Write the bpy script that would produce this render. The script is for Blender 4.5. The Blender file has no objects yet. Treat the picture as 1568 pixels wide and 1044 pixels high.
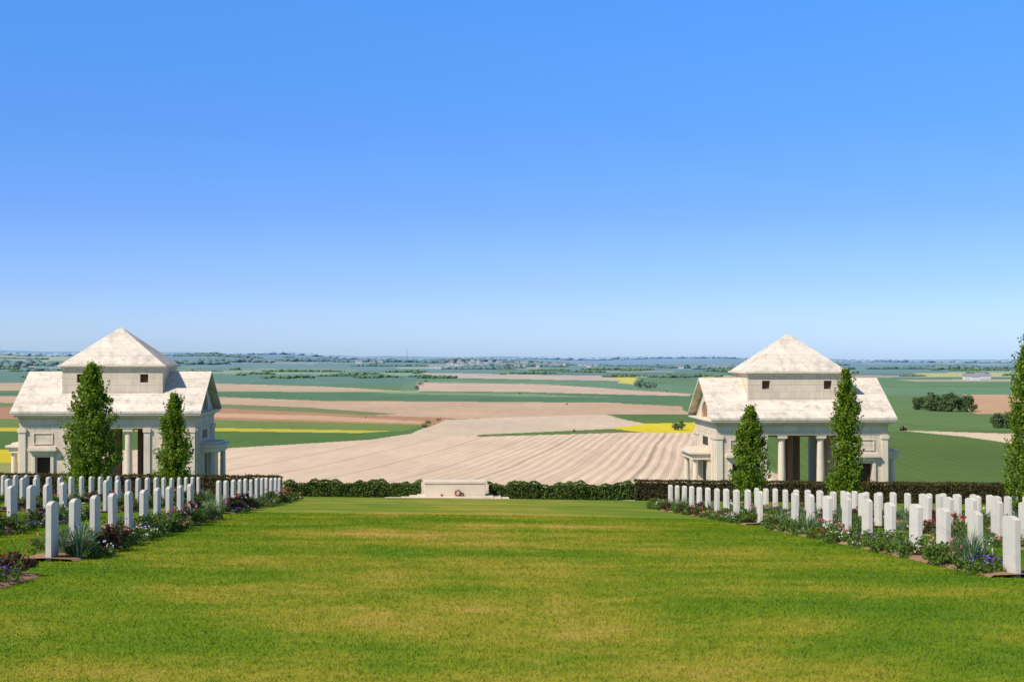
import bpy, math, random, bmesh
import numpy as np
from mathutils import Vector, Matrix
random.seed(7); rng=np.random.default_rng(7)
scene=bpy.context.scene
F=2178.0; CX=784.0; HY=548.0

# ------------------------------------------------------------------ terrain
_k=[(110,11.45),(150,16.0),(250,27.0),(350,35.0),(430,38.5),(550,41.5),(700,43.5),(900,44.5),(1200,44.0),(1600,42.0),
    (2200,38.0),(3000,35.0),(5000,33.0),(8000,27.0),(12000,12.0),(20000,4.0),(45000,8.0)]
_kd=np.log([k[0] for k in _k]); _kv=np.array([k[1] for k in _k])
_g=np.linspace(math.log(20),math.log(45000),3000)
def _quad(d): return 1.755+.0482*d+.000365*d*d
_raw=np.where(_g<_kd[0],_quad(np.exp(_g)),np.interp(_g,_kd,_kv))
_w=np.hanning(121); _w/=_w.sum()
_sm=np.convolve(np.pad(_raw,60,mode='edge'),_w,mode='valid')
def prof(d):
    d=np.asarray(d,float)
    s=np.interp(np.log(np.maximum(d,20)),_g,_sm)
    q=_quad(d)
    b=np.clip((d-85)/40,0,1)
    return q*(1-b)+s*b
def sstep(a,b,x):
    t=np.clip((x-a)/(b-a),0,1); return t*t*(3-2*t)
def H(x,y):
    x=np.asarray(x,float); y=np.asarray(y,float)
    z=-prof(y)
    z=z-.01*np.clip(x,-60,60)*(1-sstep(110,260,y))
    z=z-.02*np.clip(x,0,22)*sstep(18,45,y)*(1-sstep(60,79,y))
    px=CX+F*x/np.maximum(y,50)
    A=np.interp(px,[-900,0,350,600,900,1200,1568,2500],[.0062,.0052,.0026,.0006,-.0004,-.001,-.0022,-.001])
    z=z+A*y*sstep(2200,9000,y)
    z=z+sstep(3500,9000,y)*(13*np.sin(x/620+y/2100)+8*np.sin(x/270+2)+4*np.sin(x/118+y/500))
    return z
_dd=np.exp(np.linspace(math.log(360),math.log(11000),4000)); _rr=(prof(_dd)/_dd)
def depth_at(py):
    r=(np.asarray(py,float)-HY)/F
    return np.interp(r,_rr[::-1],_dd[::-1])
def X(px,d): return (px-CX)/F*d

def lin(c):
    c=np.array(c,float)/255.0
    return np.where(c<=.04045,c/12.92,((c+.055)/1.055)**2.4)
def alb(c,k=.82): return tuple((lin(c)*k).tolist())

# ------------------------------------------------------------------ mesh helpers
def np_mesh(name,V,Fc,mat=None,smooth=False):
    V=np.asarray(V,np.float32); Fc=np.asarray(Fc,np.int32)
    m=bpy.data.meshes.new(name); n=Fc.shape[1]
    m.vertices.add(len(V)); m.vertices.foreach_set('co',V.ravel())
    m.loops.add(Fc.size); m.loops.foreach_set('vertex_index',Fc.ravel())
    m.polygons.add(len(Fc))
    m.polygons.foreach_set('loop_start',np.arange(0,Fc.size,n,dtype=np.int32))
    m.polygons.foreach_set('loop_total',np.full(len(Fc),n,dtype=np.int32))
    if smooth: m.polygons.foreach_set('use_smooth',np.ones(len(Fc),dtype=bool))
    m.update(calc_edges=True); m.validate()
    if mat: m.materials.append(mat)
    return m
def link(name,mesh,loc=(0,0,0),rot=(0,0,0),parent=None,scale=(1,1,1)):
    o=bpy.data.objects.new(name,mesh); scene.collection.objects.link(o)
    o.location=loc; o.rotation_euler=rot; o.scale=scale
    if parent: o.parent=parent
    return o
class MB:
    def __init__(s): s.v=[]; s.f=[]
    def box(s,x0,x1,y0,y1,z0,z1):
        i=len(s.v); s.v+=[(x0,y0,z0),(x1,y0,z0),(x1,y1,z0),(x0,y1,z0),(x0,y0,z1),(x1,y0,z1),(x1,y1,z1),(x0,y1,z1)]
        s.f+=[tuple(i+k for k in q) for q in [(0,3,2,1),(4,5,6,7),(0,1,5,4),(1,2,6,5),(2,3,7,6),(3,0,4,7)]]
    def poly(s,vs,fs):
        i=len(s.v); s.v+=list(vs); s.f+=[tuple(i+k for k in q) for q in fs]
    def cyl(s,x,y,z0,z1,r0,r1,n=20,cap=True):
        i=len(s.v)
        for z,r in((z0,r0),(z1,r1)):
            for k in range(n):
                a=2*math.pi*k/n; s.v.append((x+r*math.cos(a),y+r*math.sin(a),z))
        for k in range(n): s.f.append((i+k,i+(k+1)%n,i+n+(k+1)%n,i+n+k))
        if cap: s.f.append(tuple(i+n+k for k in range(n))); s.f.append(tuple(i+k for k in range(n))[::-1])
    def tube(s,p0,p1,r0,r1,n=7):
        p0=Vector(p0);p1=Vector(p1);d=(p1-p0).normalized()
        a=d.orthogonal().normalized();b=d.cross(a);i=len(s.v)
        for p,r in((p0,r0),(p1,r1)):
            for k in range(n):
                t=2*math.pi*k/n; s.v.append(tuple(p+a*r*math.cos(t)+b*r*math.sin(t)))
        for k in range(n): s.f.append((i+k,i+(k+1)%n,i+n+(k+1)%n,i+n+k))
    def mesh(s,name,mat=None,bevel=0,smooth=False):
        m=bpy.data.meshes.new(name); m.from_pydata(s.v,[],s.f); m.update()
        if mat: m.materials.append(mat)
        if smooth:
            for p in m.polygons: p.use_smooth=True
        return m
def add_bevel(o,w,seg=1):
    b=o.modifiers.new('bevel','BEVEL'); b.width=w; b.segments=seg; b.limit_method='ANGLE'

# ------------------------------------------------------------------ materials
def newmat(name):
    m=bpy.data.materials.new(name); m.use_nodes=True; nt=m.node_tree
    for n in list(nt.nodes): nt.nodes.remove(n)
    out=nt.nodes.new('ShaderNodeOutputMaterial')
    return m,nt,out
def N(nt,t,**k):
    n=nt.nodes.new(t)
    for a,v in k.items(): setattr(n,a,v)
    return n
def math_(nt,op,a,b=None,c=None):
    n=N(nt,'ShaderNodeMath',operation=op)
    for i,v in enumerate((a,b,c)):
        if v is None: continue
        if isinstance(v,(int,float)): n.inputs[i].default_value=v
        else: nt.links.new(v,n.inputs[i])
    return n.outputs[0]
def mixc(nt,f,a,b,mode='MIX'):
    n=N(nt,'ShaderNodeMix',data_type='RGBA',blend_type=mode)
    for i,v in ((0,f),(6,a),(7,b)):
        if isinstance(v,(int,float)): n.inputs[i].default_value=v
        elif isinstance(v,tuple): n.inputs[i].default_value=(v+(1,))[:4]
        else: nt.links.new(v,n.inputs[i])
    return n.outputs[2]
def noise(nt,vec,scale,detail=3,rough=.55):
    n=N(nt,'ShaderNodeTexNoise'); n.inputs['Scale'].default_value=scale
    n.inputs['Detail'].default_value=detail; n.inputs['Roughness'].default_value=rough
    nt.links.new(vec,n.inputs['Vector']); return n.outputs['Fac']
def mapr(nt,v,a,b,c=0,d=1):
    n=N(nt,'ShaderNodeMapRange'); n.inputs[1].default_value=a;n.inputs[2].default_value=b
    n.inputs[3].default_value=c;n.inputs[4].default_value=d; nt.links.new(v,n.inputs[0]); return n.outputs[0]
def vscale(nt,v,s):
    n=N(nt,'ShaderNodeVectorMath',operation='MULTIPLY'); nt.links.new(v,n.inputs[0]); n.inputs[1].default_value=s
    return n.outputs[0]
def principled(nt,out,rough=.9,spec=.2):
    p=N(nt,'ShaderNodeBsdfPrincipled'); p.inputs['Roughness'].default_value=rough
    p.inputs['Specular IOR Level'].default_value=spec
    nt.links.new(p.outputs[0],out.inputs[0]); return p
def bump(nt,h,strength,dist,p):
    b=N(nt,'ShaderNodeBump'); b.inputs['Strength'].default_value=strength; b.inputs['Distance'].default_value=dist
    nt.links.new(h,b.inputs['Height']); nt.links.new(b.outputs[0],p.inputs['Normal'])

def lawn_color(nt):
    g=N(nt,'ShaderNodeNewGeometry').outputs['Position']
    flat=vscale(nt,g,(1,1,0))
    n1=noise(nt,vscale(nt,flat,(.20,.26,1)),1.0,5,.6)
    n2=noise(nt,vscale(nt,flat,(.9,1.1,1)),1.0,5,.7)
    n3=noise(nt,flat,7,3,.7)
    n4=noise(nt,flat,55,2,.7)
    sx=N(nt,'ShaderNodeSeparateXYZ'); nt.links.new(g,sx.inputs[0])
    ax=math_(nt,'ABSOLUTE',math_(nt,'ADD',sx.outputs[0],math_(nt,'MULTIPLY',sx.outputs[1],.03)))
    cen=mapr(nt,ax,.5,7.0,.09,-.13)
    mow=math_(nt,'MULTIPLY',math_(nt,'SINE',math_(nt,'ADD',math_(nt,'MULTIPLY',sx.outputs[1],2*math.pi/3.4),math_(nt,'MULTIPLY',n1,5.0))),.05)
    f=math_(nt,'ADD',math_(nt,'ADD',math_(nt,'MULTIPLY',n1,1.15),math_(nt,'MULTIPLY',n2,.7)),cen)
    f=math_(nt,'ADD',math_(nt,'ADD',f,mow),math_(nt,'MULTIPLY',n3,.22))
    f=mapr(nt,f,.76,1.40)
    r=N(nt,'ShaderNodeValToRGB'); nt.links.new(f,r.inputs[0])
    e=r.color_ramp.elements; K=.82
    e[0].position=0; e[0].color=(*alb((94,130,28),K),1)
    e[1].position=1; e[1].color=(*alb((208,172,96),K),1)
    a=e.new(.35); a.color=(*alb((122,144,32),K),1)
    a=e.new(.62); a.color=(*alb((160,156,50),K),1)
    v=math_(nt,'MULTIPLY',mapr(nt,n3,.2,.8,.86,1.14),mapr(nt,n4,.2,.8,.66,1.34))
    c=N(nt,'ShaderNodeCombineXYZ')
    for i in range(3): nt.links.new(v,c.inputs[i])
    return mixc(nt,1.0,r.outputs[0],c.outputs[0],'MULTIPLY'),n4

def mat_ground():
    m,nt,out=newmat('ground_fields_and_lawn'); p=principled(nt,out,.95,.1)
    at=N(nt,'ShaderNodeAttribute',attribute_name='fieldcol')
    rows=N(nt,'ShaderNodeAttribute',attribute_name='rows').outputs['Fac']
    lw=N(nt,'ShaderNodeAttribute',attribute_name='lawn').outputs['Fac']
    g=N(nt,'ShaderNodeNewGeometry').outputs['Position']
    sx=N(nt,'ShaderNodeSeparateXYZ'); nt.links.new(g,sx.inputs[0])
    x,y=sx.outputs[0],sx.outputs[1]
    flat=vscale(nt,g,(1,1,0))
    wob=math_(nt,'MULTIPLY',math_(nt,'SUBTRACT',noise(nt,flat,.004,2),.5),8.0)
    u=math_(nt,'ADD',math_(nt,'SUBTRACT',x,math_(nt,'MULTIPLY',y,.137)),wob)
    tr=math_(nt,'LESS_THAN',math_(nt,'FLOORED_MODULO',u,25.0),1.2)
    sn=math_(nt,'SINE',math_(nt,'MULTIPLY',u,2*math.pi/4.6))
    s2=math_(nt,'SINE',math_(nt,'MULTIPLY',u,2*math.pi/1.9))
    brk=noise(nt,vscale(nt,flat,(.05,.012,1)),1,4,.7)
    amp=math_(nt,'MULTIPLY',mapr(nt,x,-60,50,.02,.2),mapr(nt,brk,.3,.7,.3,1.3))
    n1=noise(nt,vscale(nt,flat,(.012,.006,1)),1,5,.6)
    n2=noise(nt,vscale(nt,flat,(.15,.02,1)),1,4,.6)
    v=math_(nt,'ADD',1.0,math_(nt,'MULTIPLY',rows,math_(nt,'ADD',math_(nt,'MULTIPLY',tr,-.26),math_(nt,'ADD',math_(nt,'MULTIPLY',sn,amp),math_(nt,'MULTIPLY',s2,.05)))))
    v=math_(nt,'MULTIPLY',v,mapr(nt,n1,.25,.75,.88,1.12))
    v=math_(nt,'MULTIPLY',v,mapr(nt,n2,.25,.75,.92,1.08))
    c=N(nt,'ShaderNodeCombineXYZ')
    for i in range(3): nt.links.new(v,c.inputs[i])
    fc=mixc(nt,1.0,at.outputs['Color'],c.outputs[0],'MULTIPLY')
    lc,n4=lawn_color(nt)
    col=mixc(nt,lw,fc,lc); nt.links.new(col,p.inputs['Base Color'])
    bump(nt,math_(nt,'MULTIPLY',n4,lw),.4,.02,p)
    return m
def mat_blades():
    m,nt,out=newmat('grass_blades'); lc,n4=lawn_color(nt)
    d=N(nt,'ShaderNodeBsdfDiffuse'); t=N(nt,'ShaderNodeBsdfTranslucent'); mx=N(nt,'ShaderNodeMixShader')
    l2=mixc(nt,1.0,lc,(1.35,1.36,1.3),'MULTIPLY')
    nt.links.new(l2,d.inputs[0]);nt.links.new(l2,t.inputs[0]); mx.inputs[0].default_value=.4
    nt.links.new(d.outputs[0],mx.inputs[1]);nt.links.new(t.outputs[0],mx.inputs[2]);nt.links.new(mx.outputs[0],out.inputs[0])
    return m
def mat_leaf(name,dark,light,scale=3.0,trans=.3):
    m,nt,out=newmat(name)
    g=N(nt,'ShaderNodeNewGeometry')
    n=noise(nt,g.outputs['Position'],scale,3,.7)
    f=math_(nt,'ADD',math_(nt,'MULTIPLY',n,.9),math_(nt,'MULTIPLY',g.outputs['Random Per Island'],.55))
    c=mixc(nt,mapr(nt,f,.35,1.1),dark,light)
    d=N(nt,'ShaderNodeBsdfPrincipled'); d.inputs['Roughness'].default_value=.6; d.inputs['Specular IOR Level'].default_value=.25
    t=N(nt,'ShaderNodeBsdfTranslucent'); mx=N(nt,'ShaderNodeMixShader'); mx.inputs[0].default_value=trans
    nt.links.new(c,d.inputs[0]);nt.links.new(c,t.inputs[0])
    nt.links.new(d.outputs[0],mx.inputs[1]);nt.links.new(t.outputs[0],mx.inputs[2]);nt.links.new(mx.outputs[0],out.inputs[0])
    return m
def mat_simple(name,col,rough=.8,var=.25,scale=4.0,spec=.2):
    m,nt,out=newmat(name); p=principled(nt,out,rough,spec)
    tc=N(nt,'ShaderNodeTexCoord').outputs['Object']
    n=noise(nt,tc,scale,4,.65)
    c=mixc(nt,n,tuple(k*(1-var) for k in col),tuple(min(1,k*(1+var)) for k in col)); nt.links.new(c,p.inputs['Base Color'])
    bump(nt,n,.2,.02,p)
    return m
def mat_stone(name,base,stain,amount=.5,brick=(.95,.42),lo=.42,hi=.68):
    m,nt,out=newmat(name); p=principled(nt,out,.85,.2)
    tc=N(nt,'ShaderNodeTexCoord').outputs['Object']
    s=N(nt,'ShaderNodeSeparateXYZ'); nt.links.new(tc,s.inputs[0])
    xy=math_(nt,'ADD',s.outputs[0],s.outputs[1])
    cv=N(nt,'ShaderNodeCombineXYZ'); nt.links.new(xy,cv.inputs[0]); nt.links.new(s.outputs[2],cv.inputs[1])
    b=N(nt,'ShaderNodeTexBrick'); nt.links.new(cv.outputs[0],b.inputs['Vector'])
    b.inputs['Scale'].default_value=1; b.inputs['Brick Width'].default_value=brick[0]; b.inputs['Row Height'].default_value=brick[1]
    b.inputs['Mortar Size'].default_value=.012
    b.inputs['Color1'].default_value=(.88,.88,.88,1); b.inputs['Color2'].default_value=(1,1,1,1); b.inputs['Mortar'].default_value=(.70,.68,.62,1)
    n1=noise(nt,tc,.8,6,.7)
    n2=noise(nt,vscale(nt,tc,(3,3,.5)),1,5,.7)
    f=mapr(nt,math_(nt,'ADD',math_(nt,'MULTIPLY',n1,.6),math_(nt,'MULTIPLY',n2,.4)),lo,hi,0,amount)
    c=mixc(nt,f,base,stain); c=mixc(nt,1.0,c,b.outputs['Color'],'MULTIPLY')
    nt.links.new(c,p.inputs['Base Color'])
    bump(nt,n1,.15,.03,p)
    return m
def mat_headstone():
    m,nt,out=newmat('white_portland_stone'); p=principled(nt,out,.7,.25)
    tc=N(nt,'ShaderNodeTexCoord').outputs['Object']
    s=N(nt,'ShaderNodeSeparateXYZ'); nt.links.new(tc,s.inputs[0])
    g=N(nt,'ShaderNodeObjectInfo').outputs['Random']
    n=noise(nt,tc,7,5,.7)
    c=mixc(nt,mapr(nt,n,.35,.75,0,.55),(.76,.70,.60),(.50,.45,.38))
    c=mixc(nt,math_(nt,'MULTIPLY',g,.28),c,(.45,.42,.35))
    low=mapr(nt,s.outputs[2],.0,.16,.5,0); c=mixc(nt,low,c,(.36,.35,.24))
    rowm=math_(nt,'GREATER_THAN',math_(nt,'SINE',math_(nt,'MULTIPLY',s.outputs[2],2*math.pi/.055)),.25)
    ln=noise(nt,vscale(nt,tc,(1,70,18)),1,1); lm=math_(nt,'GREATER_THAN',ln,.5)
    zm=math_(nt,'MULTIPLY',math_(nt,'GREATER_THAN',s.outputs[2],.36),math_(nt,'LESS_THAN',s.outputs[2],.56))
    ym=math_(nt,'LESS_THAN',math_(nt,'ABSOLUTE',s.outputs[1]),.13)
    eng=math_(nt,'MULTIPLY',math_(nt,'MULTIPLY',rowm,lm),math_(nt,'MULTIPLY',zm,ym))
    c=mixc(nt,math_(nt,'MULTIPLY',eng,.35),c,(.4,.38,.33))
    nt.links.new(c,p.inputs['Base Color']); bump(nt,n,.12,.01,p)
    return m

M_ground=mat_ground(); M_blade=mat_blades()
M_wall=mat_stone('pavilion_limestone',(.76,.63,.48),(.44,.37,.29),.6,(.95,.42),.45,.70)
M_roof=mat_stone('pavilion_stone_roof',(.80,.70,.57),(.38,.33,.28),.75,(.8,.5),.47,.64)
M_trim=mat_stone('pavilion_trim_stone',(.80,.68,.53),(.48,.41,.32),.5,(1.4,5),.45,.70)
M_dark=mat_simple('dark_bronze_door',(.045,.028,.018),.5)
M_brown=mat_simple('weathered_wood_shutter',(.12,.065,.035),.7)
M_head=mat_headstone()
M_soil=mat_simple('bed_soil',(.30,.18,.10),.95,.35,6)
M_bark=mat_simple('bark',(.12,.09,.06),.9,.4,8)
M_poplar=mat_leaf('hornbeam_leaves',(.045,.105,.008),(.33,.45,.03),2.6,.4)
M_leafA=mat_leaf('bed_leaves_green',(.045,.10,.014),(.18,.28,.04),9,.3)
M_leafB=mat_leaf('bed_leaves_maroon',(.04,.025,.015),(.14,.06,.035),9,.2)
M_iris=mat_leaf('iris_leaves',(.08,.15,.07),(.24,.34,.16),9,.3)
M_hedge=mat_leaf('shrub_hedge_leaves',(.015,.038,.008),(.20,.29,.04),1.4,.25)
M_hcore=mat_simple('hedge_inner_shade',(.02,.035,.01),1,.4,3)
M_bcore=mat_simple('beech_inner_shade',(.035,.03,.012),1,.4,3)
M_beech=mat_leaf('beech_hedge_leaves',(.03,.034,.01),(.15,.11,.03),1.5,.2)
M_red=mat_simple('red_petals',(.55,.03,.03),.6); M_white=mat_simple('white_petals',(.8,.78,.72),.6)
M_purple=mat_simple('purple_petals',(.22,.14,.5),.6); M_pink=mat_simple('pink_petals',(.7,.25,.3),.6)
M_yel=mat_simple('yellow_petals',(.75,.6,.06),.6); M_wreath=mat_simple('faded_poppies',(.32,.05,.035),.7)

# ------------------------------------------------------------------ ground sheet
tin=np.arange(-.46,.4601,.0012)
tc=np.concatenate([np.linspace(-2.4,-.46,60)[:-1],tin,np.linspace(.46,2.4,60)[1:]])
ya=np.arange(-34,112,1.5); yb=np.linspace(113,398,40)
r0=float(prof(400)/400); yc=np.interp(np.arange(r0,.0014,-.00032),_rr[::-1],_dd[::-1]); yc=yc[yc>400]
yd=np.exp(np.linspace(math.log(yc[-1]*1.02),math.log(42000),30))
ys=np.concatenate([ya,yb,yc,yd])
YY,TT=np.meshgrid(ys,tc,indexing='ij'); XX=TT*(YY+60)
ZZ=H(XX,YY)
nr,nc=YY.shape
V=np.stack([XX,YY,ZZ],-1).reshape(-1,3)
idx=np.arange(nr*nc).reshape(nr,nc)
Fq=np.stack([idx[:-1,:-1],idx[:-1,1:],idx[1:,1:],idx[1:,:-1]],-1).reshape(-1,4)
gm=np_mesh('ground',V,Fq,M_ground,True)
vx,vy=V[:,0],V[:,1]
# wobble the surveyed field edges a little so they are not ruler-straight
jx=6*np.sin(vy/90+vx/60)+3*np.sin(vy/31)
B=(vx+jx*np.clip(vy/900,0,1)*.5)/np.maximum(vy,1); IR=1/np.maximum(vy*(1+.004*np.sin(vx/75)),1)
col=np.zeros((len(V),4)); col[:,3]=1; rowsA=np.zeros(len(V))
col[:,:3]=alb((104,136,68))
def inpoly(poly):
    P=[((px-CX)/F,1/float(depth_at(py))) for px,py in poly]
    ins=np.zeros(len(V),bool); ok=vy>380
    n=len(P)
    for i in range(n):
        x1,y1=P[i];x2,y2=P[(i+1)%n]
        if y1==y2: continue
        c=((y1>IR)!=(y2>IR)) & (B<(x2-x1)*(IR-y1)/(y2-y1)+x1)
        ins^=c
    return ins&ok
def field(poly,c,rows=0):
    c=np.array(c,float)
    if c[1]>c[0] and c[1]>=c[2]: c=c*.92+c.mean()*.08+np.array((10,5,2))
    m=inpoly(poly); col[m,:3]=alb(tuple(np.minimum(c,250)),.88); rowsA[m]=rows
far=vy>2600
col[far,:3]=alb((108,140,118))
f2=vy>6000; col[f2,:3]=alb((104,136,134)); f3=vy>9500; col[f3,:3]=alb((112,144,158))  # bluer base colours further out, with aerial haze painted in
frc=[(178,172,145),(196,192,110),(80,114,88),(95,128,100),(150,168,125),(188,165,140),(84,116,98),(84,114,92),(120,148,105),(80,110,86)]
for i in range(190):
    y0=random.uniform(552.5,577); w=random.uniform(50,260)*(.5+(y0-550)/26); x0=random.uniform(-700,2200); h=random.uniform(.8,3.0)*(.4+(y0-550)/22)
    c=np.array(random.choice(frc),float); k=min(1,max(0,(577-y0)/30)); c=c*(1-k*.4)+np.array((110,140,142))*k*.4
    s=random.uniform(-2,2)
    field([(x0,y0),(x0+w,y0+s*.4),(x0+w+random.uniform(-15,15),y0+h+s*.4),(x0+random.uniform(-15,15),y0+h)],c)
L=-900;R=2500
field([(L,569),(640,570),(655,590),(L,594)],(86,128,98))
field([(270,567),(640,571),(650,575),(270,572)],(140,165,118))
field([(430,572),(560,573),(560,576),(430,576)],(104,144,116))
field([(640,580),(945,584),(1060,592),(R,596),(R,612),(600,603)],(98,138,88))
field([(650,571),(970,576),(945,583),(650,578)],(208,184,158))
field([(940,575),(976,576),(972,589),(950,586)],(214,204,66))
field([(L,588),(50,586),(330,587),(480,591),(620,599),(560,601),(325,598),(L,598)],(206,176,138))
field([(640,586),(800,587),(860,590),(1060,603),(1100,606),(1060,608),(800,600),(640,599)],(216,184,152))
field([(L,598),(640,600),(800,600),(1100,607),(R,612),(R,622),(1060,622),(940,617),(470,613),(325,607),(L,601)],(80,122,72))
field([(560,600),(800,602),(940,608),(800,607),(600,603)],(120,152,95))
field([(L,605),(325,607),(500,614),(930,616),(1060,622),(1060,634),(935,634),(720,641),(600,641),(325,618),(L,612)],(208,174,138))
field([(L,613),(325,618),(470,624),(600,634),(560,636),(325,625),(L,620)],(116,132,70))
field([(L,620),(325,624),(560,636),(690,640),(660,652),(325,642),(L,638)],(184,138,100))
field([(325,632),(500,637),(650,645),(640,649),(325,638)],(212,170,130))
field([(L,640),(325,642),(645,651),(625,660),(325,655),(L,652)],(110,136,60))
field([(L,652),(325,655),(610,660),(560,663),(325,660),(L,658)],(208,190,55))
field([(L,658),(325,660),(560,663),(625,660),(652,650),(662,655),(640,665),(575,673),(345,687),(L,712)],(80,120,50))
field([(650,655),(680,643),(800,638),(930,634),(985,648),(940,657),(740,668),(575,673),(640,664)],(220,196,166))
field([(940,617),(R,620),(R,636),(1060,634),(1040,622)],(94,130,60))
field([(935,634),(1100,634),(1100,647),(985,648)],(86,122,48))
field([(L,712),(345,686),(575,673),(740,667),(920,662),(1075,661),(1140,700),(1300,770),(L,800)],(227,200,169),1)
field([(740,665.5),(925,656),(1000,660),(900,663.5),(740,668.5)],(96,122,58))
field([(925,655),(985,648),(1100,645),(1100,662),(985,662)],(226,204,36))
field([(L,690),(32,688),(30,708),(L,712)],(214,194,45))
field([(L,712),(30,708),(30,760),(L,760)],(160,158,92))
field([(1060,604),(R,604),(R,662),(1100,662)],(94,128,60))
field([(1480,604),(R,600),(R,640),(1490,634)],(206,164,120))
field([(1100,661),(R,655),(R,830),(1300,830)],(84,116,48),.35)
field([(1385,658.5),(1560,664),(R,690),(R,712),(1568,683),(1480,668)],(224,200,166))
field([(1400,571),(R,570),(R,575),(1410,577)],(200,192,95))
field([(1370,581),(R,580),(R,583),(1400,584)],(190,175,140))
field([(L,545.8),(115,553),(108,560),(L,560)],(186,182,90))
field([(L,560),(60,561),(50,567),(L,568)],(196,164,138))
field([(325,597.5),(640,599.2),(640,600.4),(325,599)],(190,175,130))
field([(640,585),(860,588),(860,589),(640,586.2)],(150,158,112))
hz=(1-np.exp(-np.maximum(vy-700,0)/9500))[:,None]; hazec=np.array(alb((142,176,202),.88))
col[:,:3]=col[:,:3]*(1-hz)+hazec*hz  # aerial haze blended into the field colours by distance
lawn=((vy<=92)).astype(float)
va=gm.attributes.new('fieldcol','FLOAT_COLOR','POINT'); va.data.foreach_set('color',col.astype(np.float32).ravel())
va=gm.attributes.new('rows','FLOAT','POINT'); va.data.foreach_set('value',rowsA.astype(np.float32))
va=gm.attributes.new('lawn','FLOAT','POINT'); va.data.foreach_set('value',lawn.astype(np.float32))
link('ground',gm)

# ------------------------------------------------------------------ foliage helpers
def leaf_quads(C,size,up=None,aspect=.6):
    n=len(C); size=np.broadcast_to(size,(n,))
    a=rng.normal(size=(n,3)); 
    if up is not None: a=a*.7+up
    a/=np.linalg.norm(a,axis=1,keepdims=True)
    b=rng.normal(size=(n,3)); b-=a*(a*b).sum(1,keepdims=True); b/=np.linalg.norm(b,axis=1,keepdims=True)
    a=a*size[:,None]*.5; b=b*size[:,None]*.5*aspect
    Vv=np.stack([C-a,C+b,C+a,C-b],1).reshape(-1,3)
    Ff=np.arange(4*n).reshape(-1,4)
    return Vv,Ff
def join_np(parts):
    Vs=[];Fs=[];o=0
    for v,f in parts:
        Vs.append(v);Fs.append(f+o);o+=len(v)
    return np.concatenate(Vs),np.concatenate(Fs)
def ball(n):
    p=rng.normal(size=(n,3)); p/=np.linalg.norm(p,axis=1,keepdims=True); return p*(rng.random(n)**.45)[:,None]

def columnar_tree(px,d,ytop,wpx,name='hornbeam_tree',seed=0,lean=0):
    x=X(px,d); gz=float(H(x,d)); top=-(ytop-HY)/F*d; h=top-gz; R_=wpx/F*d/2
    par=bpy.data.objects.new(name,None); scene.collection.objects.link(par); par.location=(x,d,gz)
    mb=MB(); segs=8; prev=Vector((0,0,-.1))
    for i in range(segs):
        t=(i+1)/segs; p=Vector((random.uniform(-.03,.03)+lean*t,random.uniform(-.03,.03),h*.93*t))
        mb.tube(prev,p,.09*(1-(t-1/segs))+.012,.09*(1-t)+.012,9); prev=p
    prof_=lambda t: np.interp(t,[0,.03,.1,.25,.45,.6,.75,.88,.96,1],[.55,.76,.95,1,.98,.88,.68,.42,.2,.04])
    C=[]
    lob=[(random.random(),random.uniform(0,6.28),random.choice([random.uniform(.6,.85),random.uniform(1.05,1.25)])) for _ in range(20)]
    ncl=int(140*h*(R_/.6)**1.0)
    for i in range(ncl):
        t=random.random()*.98+.01; a=random.uniform(0,2*math.pi)
        k=1.0
        for (lt,la,lk) in lob:
            if abs(t-lt)<.045 and math.cos(a-la)>.35: k=lk
        rr=R_*float(prof_(t))*random.uniform(.2,.97)*k
        cl=random.uniform(.09,.18)*(1-.4*t); cz=.1+t*(h-.2)
        n=random.randint(18,32)
        p=ball(n)*np.array([cl,cl,cl*2.0]); dirn=np.array([math.cos(a),math.sin(a),0])
        p=p+dirn*np.clip(p[:,2:3],-1,1)*.3
        C.append(p+np.array([rr*math.cos(a)+lean*t,rr*math.sin(a),cz]))
        if i%12==0: mb.tube((lean*t,0,max(.1,cz-rr*1.6-.15)),(rr*math.cos(a)+lean*t,rr*math.sin(a),cz),.018,.006,5)
    for i in range(34):
        t=random.uniform(.1,1.0); a=random.uniform(0,6.28); rr=R_*float(prof_(min(t,.97)))*.92
        n=18; s=np.linspace(0,1,n)[:,None]; L_=random.uniform(.2,.48)
        b=np.array([rr*math.cos(a)+lean*t,rr*math.sin(a),t*(h-.25)])
        C.append(b+s*np.array([math.cos(a)*.4,math.sin(a)*.4,1])*L_+rng.normal(size=(n,3))*.028)
    C=np.concatenate(C); v,f=leaf_quads(C,rng.uniform(.06,.11,len(C)),None,.7)
    link('trunk_and_limbs',mb.mesh('trunk_and_limbs',M_bark,smooth=True),parent=par)
    link('crown_leaves',np_mesh('crown_leaves',v,f,M_poplar),parent=par)
columnar_tree(141,52,555,86,lean=.0)
columnar_tree(267,56,601,54)
columnar_tree(1148,54,620,57)
columnar_tree(1295,55,563,53)
columnar_tree(1577,45,503,70)

# ------------------------------------------------------------------ headstones and beds
mb=MB(); w=.19; th=.04; n=14; prof_pts=[(-w,-.12),(w,-.12)]
for i in range(n+1):
    a=-1+2*i/n; prof_pts.append((-a*w*1.0,.775+.036*(1-a*a)))
k=len(prof_pts)
mb.v=[(-th,p[0],p[1]) for p in prof_pts]+[(th,p[0],p[1]) for p in prof_pts]
mb.f=[tuple(range(k)),tuple(range(2*k-1,k-1,-1))]+[(i,i+k,(i+1)%k+k,(i+1)%k) for i in range(k)]
hm=mb.mesh('headstone',M_head)
bm=bmesh.new(); bm.from_mesh(hm); bmesh.ops.recalc_face_normals(bm,faces=bm.faces)
es=[e for e in bm.edges if len(e.link_faces)==2 and e.calc_face_angle()>.8]
bmesh.ops.bevel(bm,geom=es,offset=.005,segments=2,affect='EDGES'); bm.to_mesh(hm); bm.free()
AX=-.055; YAW=math.atan(.055)

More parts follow.
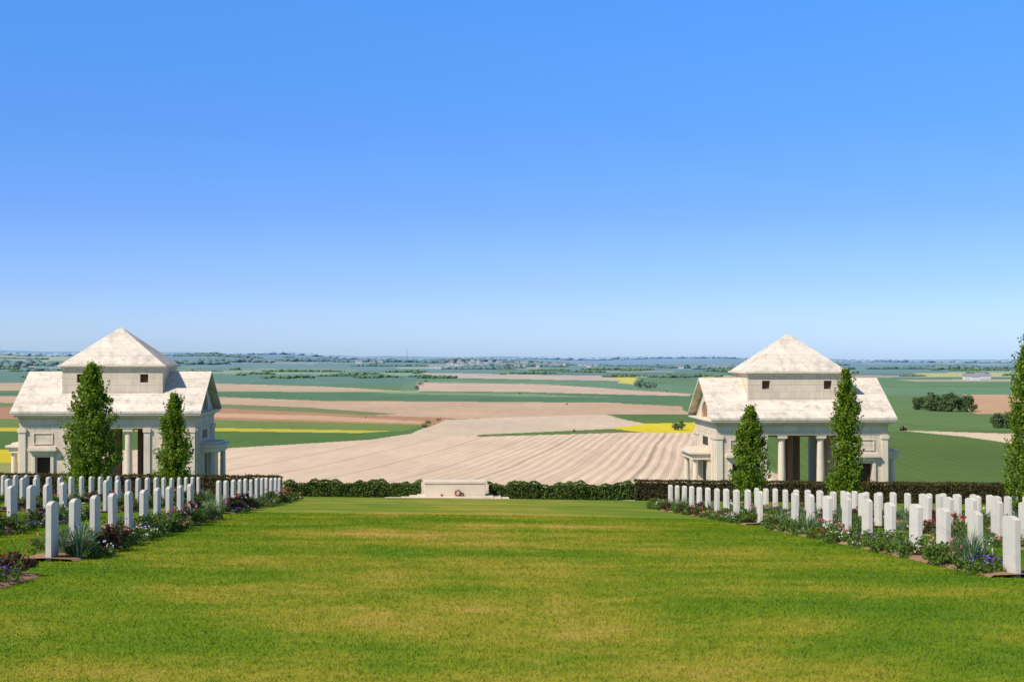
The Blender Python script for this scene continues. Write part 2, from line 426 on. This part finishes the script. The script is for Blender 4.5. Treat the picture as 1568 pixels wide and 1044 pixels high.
def plant_mesh(kind,seed):
    global rng
    rng=np.random.default_rng(seed); random.seed(seed)
    mats=[];parts=[];mi=[]
    def add(v,f,mat):
        if mat not in mats: mats.append(mat)
        parts.append((v,f)); mi.append((mats.index(mat),len(f)))
    if kind=='rose':
        lf,fl,h,r=M_leafA,[M_red,M_pink,M_white][seed%3],.42,.29
    elif kind=='maroon': lf,fl,h,r=M_leafB,M_red,.5,.3
    elif kind=='low': lf,fl,h,r=M_leafA,[M_purple,M_white,M_yel,M_pink,M_red][seed%5],.2,.33
    elif kind=='green': lf,fl,h,r=M_leafA,M_leafA,.36,.33
    if kind=='iris':
        Vv=[];Ff=[]
        for i in range(48):
            a=random.uniform(0,6.28); L_=random.uniform(.3,.56); o=random.uniform(.0,.13); bend=random.uniform(.08,.34)
            bx,by=o*math.cos(a),o*math.sin(a); wd=.015; tx,ty=-math.sin(a)*wd,math.cos(a)*wd; st=len(Vv)
            for s in range(5):
                t=s/4; x=bx+math.cos(a)*bend*t*t; y=by+math.sin(a)*bend*t*t; z=L_*(t-.18*t*t*t)
                ww=1-t*.92; Vv+=[(x-tx*ww,y-ty*ww,z),(x+tx*ww,y+ty*ww,z)]
            for s in range(4): Ff.append((st+2*s,st+2*s+1,st+2*s+3,st+2*s+2))
        add(np.array(Vv),np.array(Ff),M_iris)
        if seed==40:
            c=np.array([[random.uniform(-.12,.12),random.uniform(-.12,.12),random.uniform(.42,.52)] for _ in range(3)])
            c=np.repeat(c,6,0)+rng.normal(size=(18,3))*.012; v,f=leaf_quads(c,.03); add(v,f,M_purple)
    else:
        cl=[]
        for i in range(20 if kind!='low' else 15):
            a=random.uniform(0,6.28); rr=r*math.sqrt(random.random()); z=h*random.uniform(.15,.85)*(1-.5*(rr/r)**2)
            cl.append(ball(44)*np.array([.09,.09,.075])+np.array([rr*math.cos(a),rr*math.sin(a),z]))
        c=np.concatenate(cl); c[:,2]=np.maximum(c[:,2],.01); v,f=leaf_quads(c,rng.uniform(.03,.06,len(c)),None,.65); add(v,f,lf)
        st=MB()
        for i in range(9):
            a=random.uniform(0,6.28); st.tube((0,0,-.02),(r*.7*math.cos(a),r*.7*math.sin(a),h*.7),.006,.003,4)
        add(np.array(st.v),np.array(st.f),M_bark)
        nf={'rose':5,'maroon':3,'low':24,'green':3}[kind]; fs={'rose':.026,'maroon':.02,'low':.014,'green':.02}[kind]
        cc=[]
        for i in range(nf):
            a=random.uniform(0,6.28); rr=r*math.sqrt(random.random()); z=h*(1-.35*(rr/r)**2)*random.uniform(.8,1.08)
            cc.append(rng.normal(size=(8,3))*fs*.5+np.array([rr*math.cos(a),rr*math.sin(a),z]))
        cc=np.concatenate(cc); v,f=leaf_quads(cc,fs*1.5,None,.9); add(v,f,fl)
    v,f=join_np(parts); m=np_mesh(kind,v,f)
    for a in mats: m.materials.append(a)
    ids=np.concatenate([np.full(c,i,dtype=np.int32) for i,c in mi]); m.polygons.foreach_set('material_index',ids)
    return m
PL={'rose_bush':[plant_mesh('rose',s) for s in (10,11,12,13)],
    'maroon_shrub':[plant_mesh('maroon',s) for s in (20,21)],
    'green_shrub':[plant_mesh('green',s) for s in (50,51,52)],
    'bedding_flowers':[plant_mesh('low',s) for s in (30,31,32,33,34,35,36)],
    'iris_clump':[plant_mesh('iris',s) for s in (40,41,42)]}
random.seed(5); rng=np.random.default_rng(5)
def put_plant(kind,x,y,s=1.0,m=None):
    m=m or random.choice(PL[kind]); s*=random.uniform(.75,1.2)
    link(kind,m,(x,y,float(H(x,y))+.02),(0,0,random.uniform(0,6.28)),scale=(s,s,s*random.uniform(.8,1.15)))
beds=[]
def bed(x0,ya_,yb_,halfin,halfout):
    m_=60; ys_=np.linspace(ya_,yb_,m_); Vv=[]
    for y in ys_:
        xc=x0+AX*y; j=random.uniform(-.05,.05)
        for o,hh in ((-halfin+j,.0),(-halfin+.06+j,.03),(0,.045),(halfout-.06+j,.03),(halfout+j,0.0)):
            Vv.append((xc+o,y,float(H(xc+o,y))+hh+.006))
    i=np.arange(m_*5).reshape(m_,5)
    Fc=np.stack([i[:-1,:-1],i[:-1,1:],i[1:,1:],i[1:,:-1]],-1).reshape(-1,4)
    link('flower_bed',np_mesh('flower_bed',Vv,Fc,M_soil,True)); beds.append((x0,ya_,yb_,-halfin,halfout))
def row(x0,start,end,side,first):
    bed(x0,start-.3,end+.5,.42,.42)
    y=start
    while y<=end:
        xc=x0+AX*y
        link('headstone',hm,(xc,y,float(H(xc,y))-random.uniform(0,.03)),(random.uniform(-.014,.014),random.uniform(-.014,.014),YAW+random.uniform(-.04,.04)))
        for q in range(5 if first else 3):
            kind=random.choices(['rose_bush','maroon_shrub','bedding_flowers','iris_clump','green_shrub'],[.22,.07,.33,.18,.2])[0]
            ox=random.uniform(-.36,.36) if q>1 else -side*random.uniform(.18,.42)
            put_plant(kind,xc+ox,y+.62+random.uniform(-.42,.42),.9 if first else .85)
        y+=1.24
for k in range(6):
    dx=2.75*k
    row(7.55+dx,18.6,30.2,1,k==0); row(7.55+dx,33.0,45.5,1,k==0)
    row(-5.25-dx,19.6,31.5,-1,k==0); row(-5.25-dx,34.8,48.8,-1,k==0)
bed(-4.75-.3,15.0,17.2,.5,.3)
for i in range(11): put_plant(random.choice(['bedding_flowers','green_shrub','maroon_shrub']),-5.95+random.uniform(-.5,.1),16.4+random.uniform(-.8,.7),.7)
for i in range(4): put_plant('bedding_flowers',-5.95+random.uniform(-.3,.15),15.9+random.uniform(-.5,.5),.9,PL['bedding_flowers'][0])
put_plant('iris_clump',-6.0,19.75,1.1); put_plant('iris_clump',-6.15,20.3,1.1); put_plant('maroon_shrub',-5.95,21.3,.9); put_plant('iris_clump',6.2,19.2,1.1)

# ------------------------------------------------------------------ grass blades
nb=420000
y=8+ (rng.random(nb)**1.0)*28; x=(rng.random(nb)*2-1)*.40*(y+1)
keep=np.ones(nb,bool)
for (x0,a,b,l,r) in beds:
    xc=x0+AX*y; keep&=~((y>a)&(y<b)&(x>xc+l-.01)&(x<xc+r+.01))
x=x[keep];y=y[keep];n_=len(x);z=H(x,y)
hh=rng.uniform(.012,.034,n_); an=rng.random(n_)*6.28; wd=rng.uniform(.002,.0035,n_)*(1+y/14)
P0=np.stack([x-np.cos(an)*wd,y-np.sin(an)*wd,z-.003],-1);P1=np.stack([x+np.cos(an)*wd,y+np.sin(an)*wd,z-.003],-1)
lx=rng.normal(size=n_)*.02;ly=rng.normal(size=n_)*.02
P2=np.stack([x+lx,y+ly,z+hh],-1)
link('lawn_grass',np_mesh('lawn_grass',np.stack([P0,P1,P2],1).reshape(-1,3),np.arange(3*n_).reshape(-1,3),M_blade))

# ------------------------------------------------------------------ hedges
def hedge(name,xa,xb,d,depth,height,mat,core,dens,leaf,lump=.12):
    Ln=abs(xb-xa); n=int(dens*Ln)
    lumf=lambda x: lump*(np.sin(x*2.1)+np.sin(x*4.7+1)*.6+np.sin(x*9+2)*.4)*.5
    s=rng.random(n); x=xa+(xb-xa)*s; face=rng.random(n); lum=lumf(x); top=height+lum
    yy=np.where(face<.55,-depth/2+rng.normal(size=n)*.05,rng.uniform(-depth/2,depth/2,n))
    zz=np.where(face<.55,rng.uniform(0.02,1,n)*top,top+rng.normal(size=n)*.035)
    y=d-.05*x+yy-lum*.5*(face<.55)
    C=np.stack([x,y,H(x,y)+zz],-1); v,f=leaf_quads(C,rng.uniform(leaf*.7,leaf*1.3,len(C)),None,.7)
    par=bpy.data.objects.new(name,None); scene.collection.objects.link(par)
    link('leaves',np_mesh('leaves',v,f,mat),parent=par)
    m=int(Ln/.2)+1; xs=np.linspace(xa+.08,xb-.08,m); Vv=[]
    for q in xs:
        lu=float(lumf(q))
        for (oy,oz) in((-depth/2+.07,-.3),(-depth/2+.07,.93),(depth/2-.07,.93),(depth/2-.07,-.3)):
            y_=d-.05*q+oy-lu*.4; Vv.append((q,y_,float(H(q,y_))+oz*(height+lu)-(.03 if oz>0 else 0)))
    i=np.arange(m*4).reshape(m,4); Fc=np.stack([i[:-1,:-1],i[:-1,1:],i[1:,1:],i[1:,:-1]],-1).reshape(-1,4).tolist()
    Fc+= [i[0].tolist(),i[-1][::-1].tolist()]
    link('inner_shade_core',np_mesh('inner_shade_core',Vv,Fc,core),parent=par)  # added solid core, coloured dark for the shade inside the hedge
hedge('shrub_hedge',X(432,85),X(646,85),85,.8,1.0,M_hedge,M_hcore,620,.11,.22)
hedge('shrub_hedge',X(747,85),X(972,85),85,.8,1.0,M_hedge,M_hcore,620,.11,.22)
hedge('beech_hedge',X(972,80),X(1545,80),80.8,1.3,1.14,M_beech,M_bcore,1000,.09,.03)
hedge('beech_hedge',X(-120,78),X(425,78),79,1.3,1.15,M_beech,M_bcore,900,.09,.03)

# ------------------------------------------------------------------ stone of remembrance
sx_=X(697,84); sg=float(H(sx_,84)); par=bpy.data.objects.new('stone_of_remembrance',None); scene.collection.objects.link(par)
par.location=(sx_,84,sg); par.rotation_euler=(0,0,.05)
M_alt=mat_stone('altar_portland_stone',(.82,.69,.53),(.58,.48,.37),.4,(9,9))
s1=MB(); s1.box(-3.2,3.2,-1.9,1.9,-.4,.10); s1.box(-2.7,2.7,-1.45,1.45,.10,.19); s1.box(-2.25,2.25,-1.0,1.0,.19,.26)
add_bevel(link('steps',s1.mesh('steps',M_trim),parent=par),.02)
s2=MB(); s2.box(-1.78,1.78,-.47,.47,.26,.97); add_bevel(link('altar_block',s2.mesh('altar_block',M_alt),parent=par),.03,2)
s2=MB(); s2.box(-1.83,1.83,-.52,.52,.973,1.14); add_bevel(link('altar_top_slab',s2.mesh('altar_top_slab',M_alt),parent=par),.03,2)
s2=MB(); s2.box(-4.2,-3.21,-1.9,1.2,-.4,.06); s2.box(9.6,10.4,-3.4,-2.4,-.4,.16)
add_bevel(link('side_kerbs',s2.mesh('side_kerbs',M_trim),parent=par),.02)
def wreath(x,y,r,mat,dx=0):
    a=rng.random(420)*6.28; t=rng.random(420)*6.28; rr=r*.28
    p=np.stack([(r+rr*np.cos(t))*np.cos(a),rr*np.sin(t)*.7,(r+rr*np.cos(t))*np.sin(a)],-1)
    v,f=leaf_quads(p,.05); link('poppy_wreath',np_mesh('poppy_wreath',v,f,mat),(sx_+x,84+y,sg+.26+r*1.1),(-.4,0,0))
wreath(.2,-.66,.16,M_wreath); wreath(-.75,-.66,.05,M_red); wreath(.42,-.64,.09,M_leafA)

# ------------------------------------------------------------------ pavilions
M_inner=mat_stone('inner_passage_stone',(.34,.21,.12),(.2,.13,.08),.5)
def pavilion(cx,floor,name='stone_pavilion'):
    par=bpy.data.objects.new(name,None); scene.collection.objects.link(par)
    par.location=(cx,90,floor); par.rotation_euler=(0,0,.05)
    def put(nm,mb,mat,bev=.015,smooth=False):
        o=link(nm,mb.mesh(nm,mat,smooth=smooth),parent=par)
        if bev: add_bevel(o,bev)
        return o
    W=5.5
    b=MB(); b.box(-5.75,5.75,.05,7.95,-1.8,.0); put('plinth',b,M_trim)
    b=MB()
    for s in (-1,1):
        def bx(x0,x1,*r): b.box(min(s*x0,s*x1),max(s*x0,s*x1),*r)
        bx(2.3,W,.75,7.25,0,4.4)
        for (y0,y1) in((.3,.748),(7.252,7.7)):
            bx(2.3,3.55,y0,y1,0,4.4); bx(4.5,W,y0,y1,0,4.4); bx(3.552,4.498,y0,y1,2.6,4.4)
    put('walls',b,M_wall)
    b=MB()
    for s in (-1,1):
        for y0 in(.70,7.255): b.box(s*4.02-.47,s*4.02+.47,y0,y0+.045,0.0,2.598)
    put('doors',b,M_dark,0)
    b=MB()
    for s in(-1,1):
        c=s*4.02
        b.box(c-.68,c-.48,.17,.298,0,2.75); b.box(c+.48,c+.68,.17,.298,0,2.75); b.box(c-.68,c+.68,.17,.298,2.752,3.0)
        b.box(c-.9,c+.9,-.06,.298,3.003,3.17); b.box(c-.84,c+.84,.02,.298,3.173,3.27)
        for px_ in (2.48,5.3):
            q=s*px_; b.box(q-.2,q+.2,.2,.299,.25,4.15); b.box(q-.25,q+.25,.15,.299,4.153,4.395); b.box(q-.25,q+.25,.15,.299,0,.247)
        b.box(c-.62,c-.55,.24,.299,3.42,4.15); b.box(c+.55,c+.62,.24,.299,3.42,4.15); b.box(c-.55,c+.55,.24,.299,4.08,4.15); b.box(c-.55,c+.55,.24,.299,3.42,3.49)
    put('door_surrounds_and_pilasters',b,M_trim,.01)
    b=MB()
    for y0 in(.62,7.38):
        for cx_ in(-1.25,1.25):
            b.cyl(cx_,y0,.22,2.0,.25,.245,28,False); b.cyl(cx_,y0,2.0,4.05,.245,.205,28,False)
    put('column_shafts',b,M_trim,0,True)
    b=MB()
    for y0 in(.62,7.38):
        for cx_ in(-1.25,1.25):
            b.box(cx_-.32,cx_+.32,y0-.32,y0+.32,0,.1); b.cyl(cx_,y0,.1,.22,.31,.27,28); b.cyl(cx_,y0,4.05,4.2,.215,.3,28); b.box(cx_-.31,cx_+.31,y0-.3,y0+.3,4.2,4.397)
    put('column_bases_and_capitals',b,M_trim,0)
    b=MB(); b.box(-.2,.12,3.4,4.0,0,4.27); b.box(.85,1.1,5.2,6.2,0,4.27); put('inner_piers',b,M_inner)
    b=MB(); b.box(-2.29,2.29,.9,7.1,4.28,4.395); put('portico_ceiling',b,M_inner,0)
    b=MB(); b.box(-W-.02,W+.02,.28,7.72,4.402,5.0); b.box(-W-.08,W+.08,.2,7.8,5.002,5.14); put('entablature',b,M_wall)
    b=MB(); b.box(-5.78,5.78,-.06,8.06,5.142,5.25); b.box(-5.9,5.9,-.2,8.2,5.252,5.37); put('cornice',b,M_trim)
    b=MB(); zr=7.72
    b.poly([(-5.45,.3,5.372),(-5.45,7.7,5.372),(-5.45,4,zr),(5.45,.3,5.372),(5.45,7.7,5.372),(5.45,4,zr)],[(0,2,1),(3,4,5),(0,1,4,3),(0,3,5,2),(1,2,5,4)])
    put('gable_walls',b,M_wall,0)
    for s in(-1,1):
        b=MB(); b2=MB(); n=18
        for i in range(n):
            a0=math.pi*i/n;a1=math.pi*(i+1)/n
            ri,ro,xx=1.0,1.28,5.56
            p=[(s*5.44,4+r_*math.cos(a),5.45+r_*math.sin(a)) for a in(a0,a1) for r_ in(ri,ro)]
            q=[(s*xx,v[1],v[2]) for v in p]
            b.poly(p+q,[(4,5,7,6),(0,4,6,2),(1,3,7,5),(0,1,5,4),(2,6,7,3)])
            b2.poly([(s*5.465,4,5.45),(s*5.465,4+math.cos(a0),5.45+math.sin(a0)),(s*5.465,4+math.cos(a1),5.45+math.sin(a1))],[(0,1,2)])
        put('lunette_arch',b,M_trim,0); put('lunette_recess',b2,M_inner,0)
    b=MB()
    for s in(0,1):
        yE=-.24 if s==0 else 8.24; zE=5.373; zR=7.86; n0=.14
        vs=[(-5.95,yE,zE),(5.95,yE,zE),(5.95,4,zR),(-5.95,4,zR),(-5.95,yE,zE+n0),(5.95,yE,zE+n0),(5.95,4,zR+n0),(-5.95,4,zR+n0)]
        b.poly(vs,[(0,1,2,3),(4,5,6,7),(0,1,5,4),(1,2,6,5),(0,4,7,3)])
    put('main_roof',b,M_roof,0)
    b=MB(); y0,y1=1.6,6.4; w2=3.2
    b.box(-w2,w2,y0+.302,y1-.302,5.9,8.2)
    for (ya_,yb_) in((y0,y0+.3),(y1-.3,y1)):
        b.box(-w2,-2.27,ya_,yb_,5.9,8.2); b.box(-1.75,1.75,ya_,yb_,5.9,8.2); b.box(2.27,w2,ya_,yb_,5.9,8.2)
        for s in(-1,1):
            b.box(s*2.01-.258,s*2.01+.258,ya_,yb_,5.9,7.3); b.box(s*2.01-.258,s*2.01+.258,ya_,yb_,7.84,8.2)
    put('attic_walls',b,M_wall,0)
    b=MB()
    for s in(-1,1):
        b.box(s*2.01-.255,s*2.01+.255,y0+.24,y0+.297,7.303,7.837); b.box(s*2.01-.255,s*2.01+.255,y1-.297,y1-.24,7.303,7.837)
    put('attic_windows',b,M_brown,0)
    b=MB(); b.box(-w2-.08,w2+.08,y0-.08,y1+.08,8.202,8.3); b.box(-w2-.24,w2+.24,y0-.24,y1+.24,8.302,8.43); put('attic_cornice',b,M_trim)
    b=MB(); e=.14
    b.poly([(-w2-e,y0-e,8.432),(w2+e,y0-e,8.432),(w2+e,y1+e,8.432),(-w2-e,y1+e,8.432),(-.12,3.92,10.85),(.12,3.92,10.85),(.12,4.08,10.85),(-.12,4.08,10.85)],
        [(0,3,2,1),(0,1,5,4),(1,2,6,5),(2,3,7,6),(3,0,4,7),(4,5,6,7)])
    put('pyramid_roof',b,M_roof,.02)
    b=MB();bc=MB();bd=MB()
    for s in(-1,1):
        def bx(m,x0,x1,*r): m.box(min(s*x0,s*x1),max(s*x0,s*x1),*r)
        bx(b,5.52,6.85,2.0,6.0,-1.8,0.0); bx(b,5.52,6.72,2.1,5.9,2.75,3.1); bx(b,5.52,6.9,1.95,6.05,3.102,3.25); bx(b,5.52,6.6,2.3,5.7,3.252,3.4)
        for yy in(2.4,5.6):
            bc.cyl(s*6.45,yy,.0,2.748,.2,.17,20)
            bx(b,5.502,5.72,yy-.2,yy+.2,.002,2.748)
        bx(bd,5.503,5.53,3.3,4.7,.0,2.5)
        for yy in(.55,1.5,6.5,7.45):
            bx(b,5.502,5.6,yy-.18,yy+.18,.25,4.15); bx(b,5.502,5.66,yy-.23,yy+.23,4.153,4.396); bx(b,5.502,5.66,yy-.23,yy+.23,.002,.247)
        bx(bd,5.503,5.515,3.1,4.9,3.6,4.15)
    put('side_porches',b,M_trim,.012); put('porch_columns',bc,M_trim,0); put('porch_doors',bd,M_dark,0)
    return par
pavilion(X(163.5,90),-8.88); pavilion(X(1230,90),-9.3)

# ------------------------------------------------------------------ field trees, woods, village
def field_tree(px,py,wpx,hpx,mat,name='oak_tree',n=1500,multi=1):
    d=float(depth_at(py)); x=X(px,d); g=float(H(x,d)); w=wpx/F*d; h=hpx/F*d
    par=bpy.data.objects.new(name,None); scene.collection.objects.link(par); par.location=(x,d,g)
    mb=MB(); mb.tube((0,0,-.3),(0,0,h*.55),.05*h,.02*h,8)
    C=[]; K=26*multi
    for i in range(K):
        a=random.uniform(0,6.28); rr=w*.42*math.sqrt(random.random()); t=rr/(w*.42)
        z=h*(.12+random.random()*.74*math.sqrt(max(0,1-t*t*.8)))
        cr=min(w,h)*.17
        C.append(ball(n//26)*np.array([cr,cr,cr*.8])+np.array([rr*math.cos(a),rr*math.sin(a)*.8,z]))
        if i%4==0: mb.tube((0,0,h*.25),(rr*math.cos(a),rr*math.sin(a)*.8,z),.018*h,.006*h,5)
    C=np.concatenate(C); v,f=leaf_quads(C,rng.uniform(.6,1.2,len(C))*h*.105)
    link('trunk_and_limbs',mb.mesh('trunk_and_limbs',M_bark),parent=par); link('crown_leaves',np_mesh('crown_leaves',v,f,mat),parent=par)
M_ft=mat_leaf('field_tree_leaves',(.06,.11,.045),(.18,.24,.085),.15,.25)
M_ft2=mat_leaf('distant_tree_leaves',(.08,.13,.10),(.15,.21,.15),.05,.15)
field_tree(1039,658,24,17,M_ft)
for px,py,w,h in((1408,627,26,24),(1430,629,36,32),(1456,630,38,33),(1480,630,32,27),(1530,655,30,26),(1552,656,30,32),(1580,656,38,30)): field_tree(px,py,w,h,M_ft,multi=2)
for px,py,w,h in((980,594,22,16),(996,595,26,14),(650,655,10,9),(656,649,9,8),(672,644,14,6),(879,661,4,5),(868,620,3,4),(1020,600,3,3),(638,596,9,8),(644,590,11,7),(652,585,10,5),(796,603,4,4),(560,640,4,3),(1215,572,14,9)): field_tree(px,py,w,h,M_ft2 if py<600 else M_ft,n=700)
bm=bmesh.new(); bmesh.ops.create_icosphere(bm,subdivisions=2,radius=1); icoV=np.array([v.co[:] for v in bm.verts]); icoF=np.array([[v.index for v in f.verts] for f in bm.faces]); bm.free()
def woods(name,strips,mat,wide=1.2,sp=.75):
    parts=[]
    for (p0,p1,py,h,dj) in strips:
        d0=float(depth_at(py)) if py>0 else -py
        x0,x1=X(p0,d0),X(p1,d0); n=max(3,int((x1-x0)/(h*sp)))
        for i in range(n):
            t=(i+random.random())/n; d=d0+random.uniform(0,dj); x=(x0+(x1-x0)*t)*d/d0; hh=h*random.uniform(.6,1.1)*(1-.5*abs(2*t-1)**4)
            r=hh*random.uniform(.5,.75)
            v=icoV*(1+.22*rng.normal(size=(len(icoV),1)))*np.array([r*wide,r*1.2,hh*.55])+np.array([x,d,float(H(x,d))+hh*.42])
            parts.append((v,icoF))
    v,f=join_np(parts); link(name,np_mesh(name,v,f,mat))
def mat_far(name,c,c2):
    m,nt,out=newmat(name); p=principled(nt,out,1,.0)
    g=N(nt,'ShaderNodeNewGeometry').outputs['Position']; n=noise(nt,g,.03,3); nt.links.new(mixc(nt,mapr(nt,n,.35,.65),c,c2),p.inputs['Base Color']); return m
Mw1=mat_far('near_woods_haze',alb((96,126,96)),alb((116,142,104)))  # woods colours below have the blue of distance haze mixed in
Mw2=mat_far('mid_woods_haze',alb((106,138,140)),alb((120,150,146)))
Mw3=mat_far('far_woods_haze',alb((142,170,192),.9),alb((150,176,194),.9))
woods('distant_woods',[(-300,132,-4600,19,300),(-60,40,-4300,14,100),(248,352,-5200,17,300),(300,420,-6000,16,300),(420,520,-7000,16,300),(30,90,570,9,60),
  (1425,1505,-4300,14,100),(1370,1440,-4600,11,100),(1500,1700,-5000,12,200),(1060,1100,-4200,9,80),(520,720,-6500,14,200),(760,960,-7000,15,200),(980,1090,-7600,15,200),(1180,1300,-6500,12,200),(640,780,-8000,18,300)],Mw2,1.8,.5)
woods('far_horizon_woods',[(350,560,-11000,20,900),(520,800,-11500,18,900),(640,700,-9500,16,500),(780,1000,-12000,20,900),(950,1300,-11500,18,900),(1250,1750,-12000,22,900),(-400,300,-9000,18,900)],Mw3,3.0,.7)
st=[]
for i in range(130):
    py=random.uniform(553,580); p0=random.uniform(-200,1750); st.append((p0,p0+random.uniform(15,130)*(1 if py<570 else .5),py,random.uniform(6,12),random.uniform(10,120)))
woods('distant_hedgerows',[s for s in st if s[2]<566],Mw2,2.0,.5); woods('valley_hedgerows',[(a,b,c,d_*.6,e) for a,b,c,d_,e in st if c>=566],Mw1,1.4)
hb=MB(); rb=MB()
for (a,b,y0,y1,n) in((690,915,556,563,80),(1035,1130,557,564,40),(540,600,556,560,16),(700,725,553,556,6),(1480,1510,577,583,6),(660,690,561,566,6)):
    for i in range(n):
        py=random.uniform(y0,y1); d=float(depth_at(py)); x=X(random.uniform(a,b),d); z=float(H(x,d)); w_=random.uniform(5,10);l_=random.uniform(4,6);h_=random.uniform(4,7)
        hb.box(x-w_,x+w_,d-l_,d+l_,z-1,z+h_)
        rb.poly([(x-w_-.5,d-l_-.5,z+h_),(x+w_+.5,d-l_-.5,z+h_),(x+w_+.5,d+l_+.5,z+h_),(x-w_-.5,d+l_+.5,z+h_),(x-w_,d,z+h_+4),(x+w_,d,z+h_+4)],[(0,1,5,4),(2,3,4,5),(1,2,5),(3,0,4)])
par=bpy.data.objects.new('distant_village',None); scene.collection.objects.link(par)
link('house_walls',hb.mesh('house_walls',mat_simple('village_render',alb((215,218,215)),.9,.1,.1)),parent=par)
link('house_roofs',rb.mesh('house_roofs',mat_simple('village_roofs',alb((155,150,158)),.9,.1,.1)),parent=par)
M_mast=mat_simple('galvanised_mast',(.25,.3,.33),.6)
for (px,yt,d) in((623,533,6500),(1495,553,5200),(775,551,9000),(1320,556,8000)):
    x=X(px,d); g=float(H(x,d)); t=-(yt-HY)/F*d; mb=MB()
    for s in((-1,-1),(1,-1),(1,1),(-1,1)): mb.tube((x+s[0]*2.2,d+s[1]*2.2,g-2),(x+s[0]*.4,d+s[1]*.4,t),.5,.3,4)
    for i in range(8):
        a=g+(t-g)*i/8; b_=g+(t-g)*(i+1)/8; w_=2.2-1.8*i/8; mb.tube((x-w_,d-w_,a),(x+w_,d-w_,b_),.3,.3,4); mb.tube((x+w_,d-w_,a),(x-w_,d-w_,b_),.3,.3,4)
    link('radio_mast',mb.mesh('radio_mast',M_mast))

# tractor in the right-hand field
d=float(depth_at(659)); tx=X(1383,d); tg=float(H(tx,d))
par=bpy.data.objects.new('farm_tractor',None); scene.collection.objects.link(par); par.location=(tx,d,tg); par.rotation_euler=(0,0,.5)
M_tr=mat_simple('red_tractor_paint',(.45,.04,.03),.4); M_ty=mat_simple('tyre_rubber',(.02,.02,.02),.8); M_gl=mat_simple('cab_glass',(.06,.08,.1),.1)
b=MB(); b.box(-.1,2.1,-.45,.45,.9,1.75); b.box(-1.4,-.1,-.8,.8,.9,1.5); b.box(-1.35,.0,-.75,.75,2.75,2.9); b.cyl(1.2,.2,1.75,2.5,.05,.05,8); add_bevel(link('body',b.mesh('body',M_tr),parent=par),.05)
b=MB(); b.box(-1.25,-.12,-.68,.68,1.5,2.75); link('cab',b.mesh('cab',M_gl),parent=par)
b=MB()
for sx2,r_,wd_ in((-.9,.9,.28),(1.6,.6,.2)):
    for s in(-1,1): b.tube((sx2,s*(.95-wd_),r_),(sx2,s*(.95+wd_),r_),r_,r_,20); 
    for s in(-1,1): b.tube((sx2,s*(.95+wd_)-.01,r_),(sx2,s*(.95+wd_),r_),r_,.05,20)
link('wheels',b.mesh('wheels',M_ty),parent=par)

# ------------------------------------------------------------------ light, sky, camera
ts=Vector((-.78,-.62,0)).normalized(); el=math.radians(45)
tosun=Vector((ts.x*math.cos(el),ts.y*math.cos(el),math.sin(el)))
ld=bpy.data.lights.new('sun','SUN'); ld.energy=4.8; ld.angle=math.radians(.5); ld.color=(1,.92,.80)
lo=bpy.data.objects.new('sun',ld); scene.collection.objects.link(lo); lo.rotation_euler=tosun.to_track_quat('Z','Y').to_euler()
wd=bpy.data.worlds.new('World'); scene.world=wd; wd.use_nodes=True; nt=wd.node_tree
bg=nt.nodes['Background']; sky=nt.nodes.new('ShaderNodeTexSky'); sky.sky_type='NISHITA'; sky.sun_disc=False
sky.sun_elevation=el; sky.sun_rotation=math.atan2(ts.x,ts.y)%(2*math.pi); sky.air_density=1.0; sky.dust_density=.6; sky.ozone_density=3.0
tcw=nt.nodes.new('ShaderNodeTexCoord'); sp=nt.nodes.new('ShaderNodeSeparateXYZ'); nt.links.new(tcw.outputs['Generated'],sp.inputs[0])
cr=nt.nodes.new('ShaderNodeValToRGB'); nt.links.new(sp.outputs[2],cr.inputs[0]); k=3.2
e=cr.color_ramp.elements
def setc(el_,c): el_.color=(c[0]/k,c[1]/k,c[2]/k,1)
e[0].position=0; setc(e[0],(1.12,1.52,2.5)); e[1].position=1; setc(e[1],(.72,.74,.80))
for p_,c_ in((.02,(1.0,1.33,2.25)),(.05,(.78,1.06,1.95)),(.10,(.60,.90,1.72)),(.16,(.52,.94,1.70)),(.25,(.54,1.14,1.95)),(.5,(.72,.86,1.02))): setc(e.new(p_),c_)
mx=nt.nodes.new('ShaderNodeMix'); mx.data_type='RGBA'; mx.blend_type='MULTIPLY'; mx.inputs[0].default_value=1
nt.links.new(sky.outputs[0],mx.inputs[6]); nt.links.new(cr.outputs[0],mx.inputs[7])
vm=nt.nodes.new('ShaderNodeVectorMath'); vm.operation='SCALE'; vm.inputs[3].default_value=k
nt.links.new(mx.outputs[2],vm.inputs[0]); nt.links.new(vm.outputs[0],bg.inputs[0])
bg.inputs[1].default_value=.1
cd=bpy.data.cameras.new('camera'); cd.lens=50; cd.sensor_width=36; cd.clip_end=90000; cd.clip_start=.1
co=bpy.data.objects.new('camera',cd); scene.collection.objects.link(co); co.location=(0,0,0)
co.rotation_euler=(math.radians(90)+math.atan(26/F),0,0); scene.camera=co
scene.view_settings.view_transform='Standard'; scene.view_settings.look='None'; scene.view_settings.exposure=0
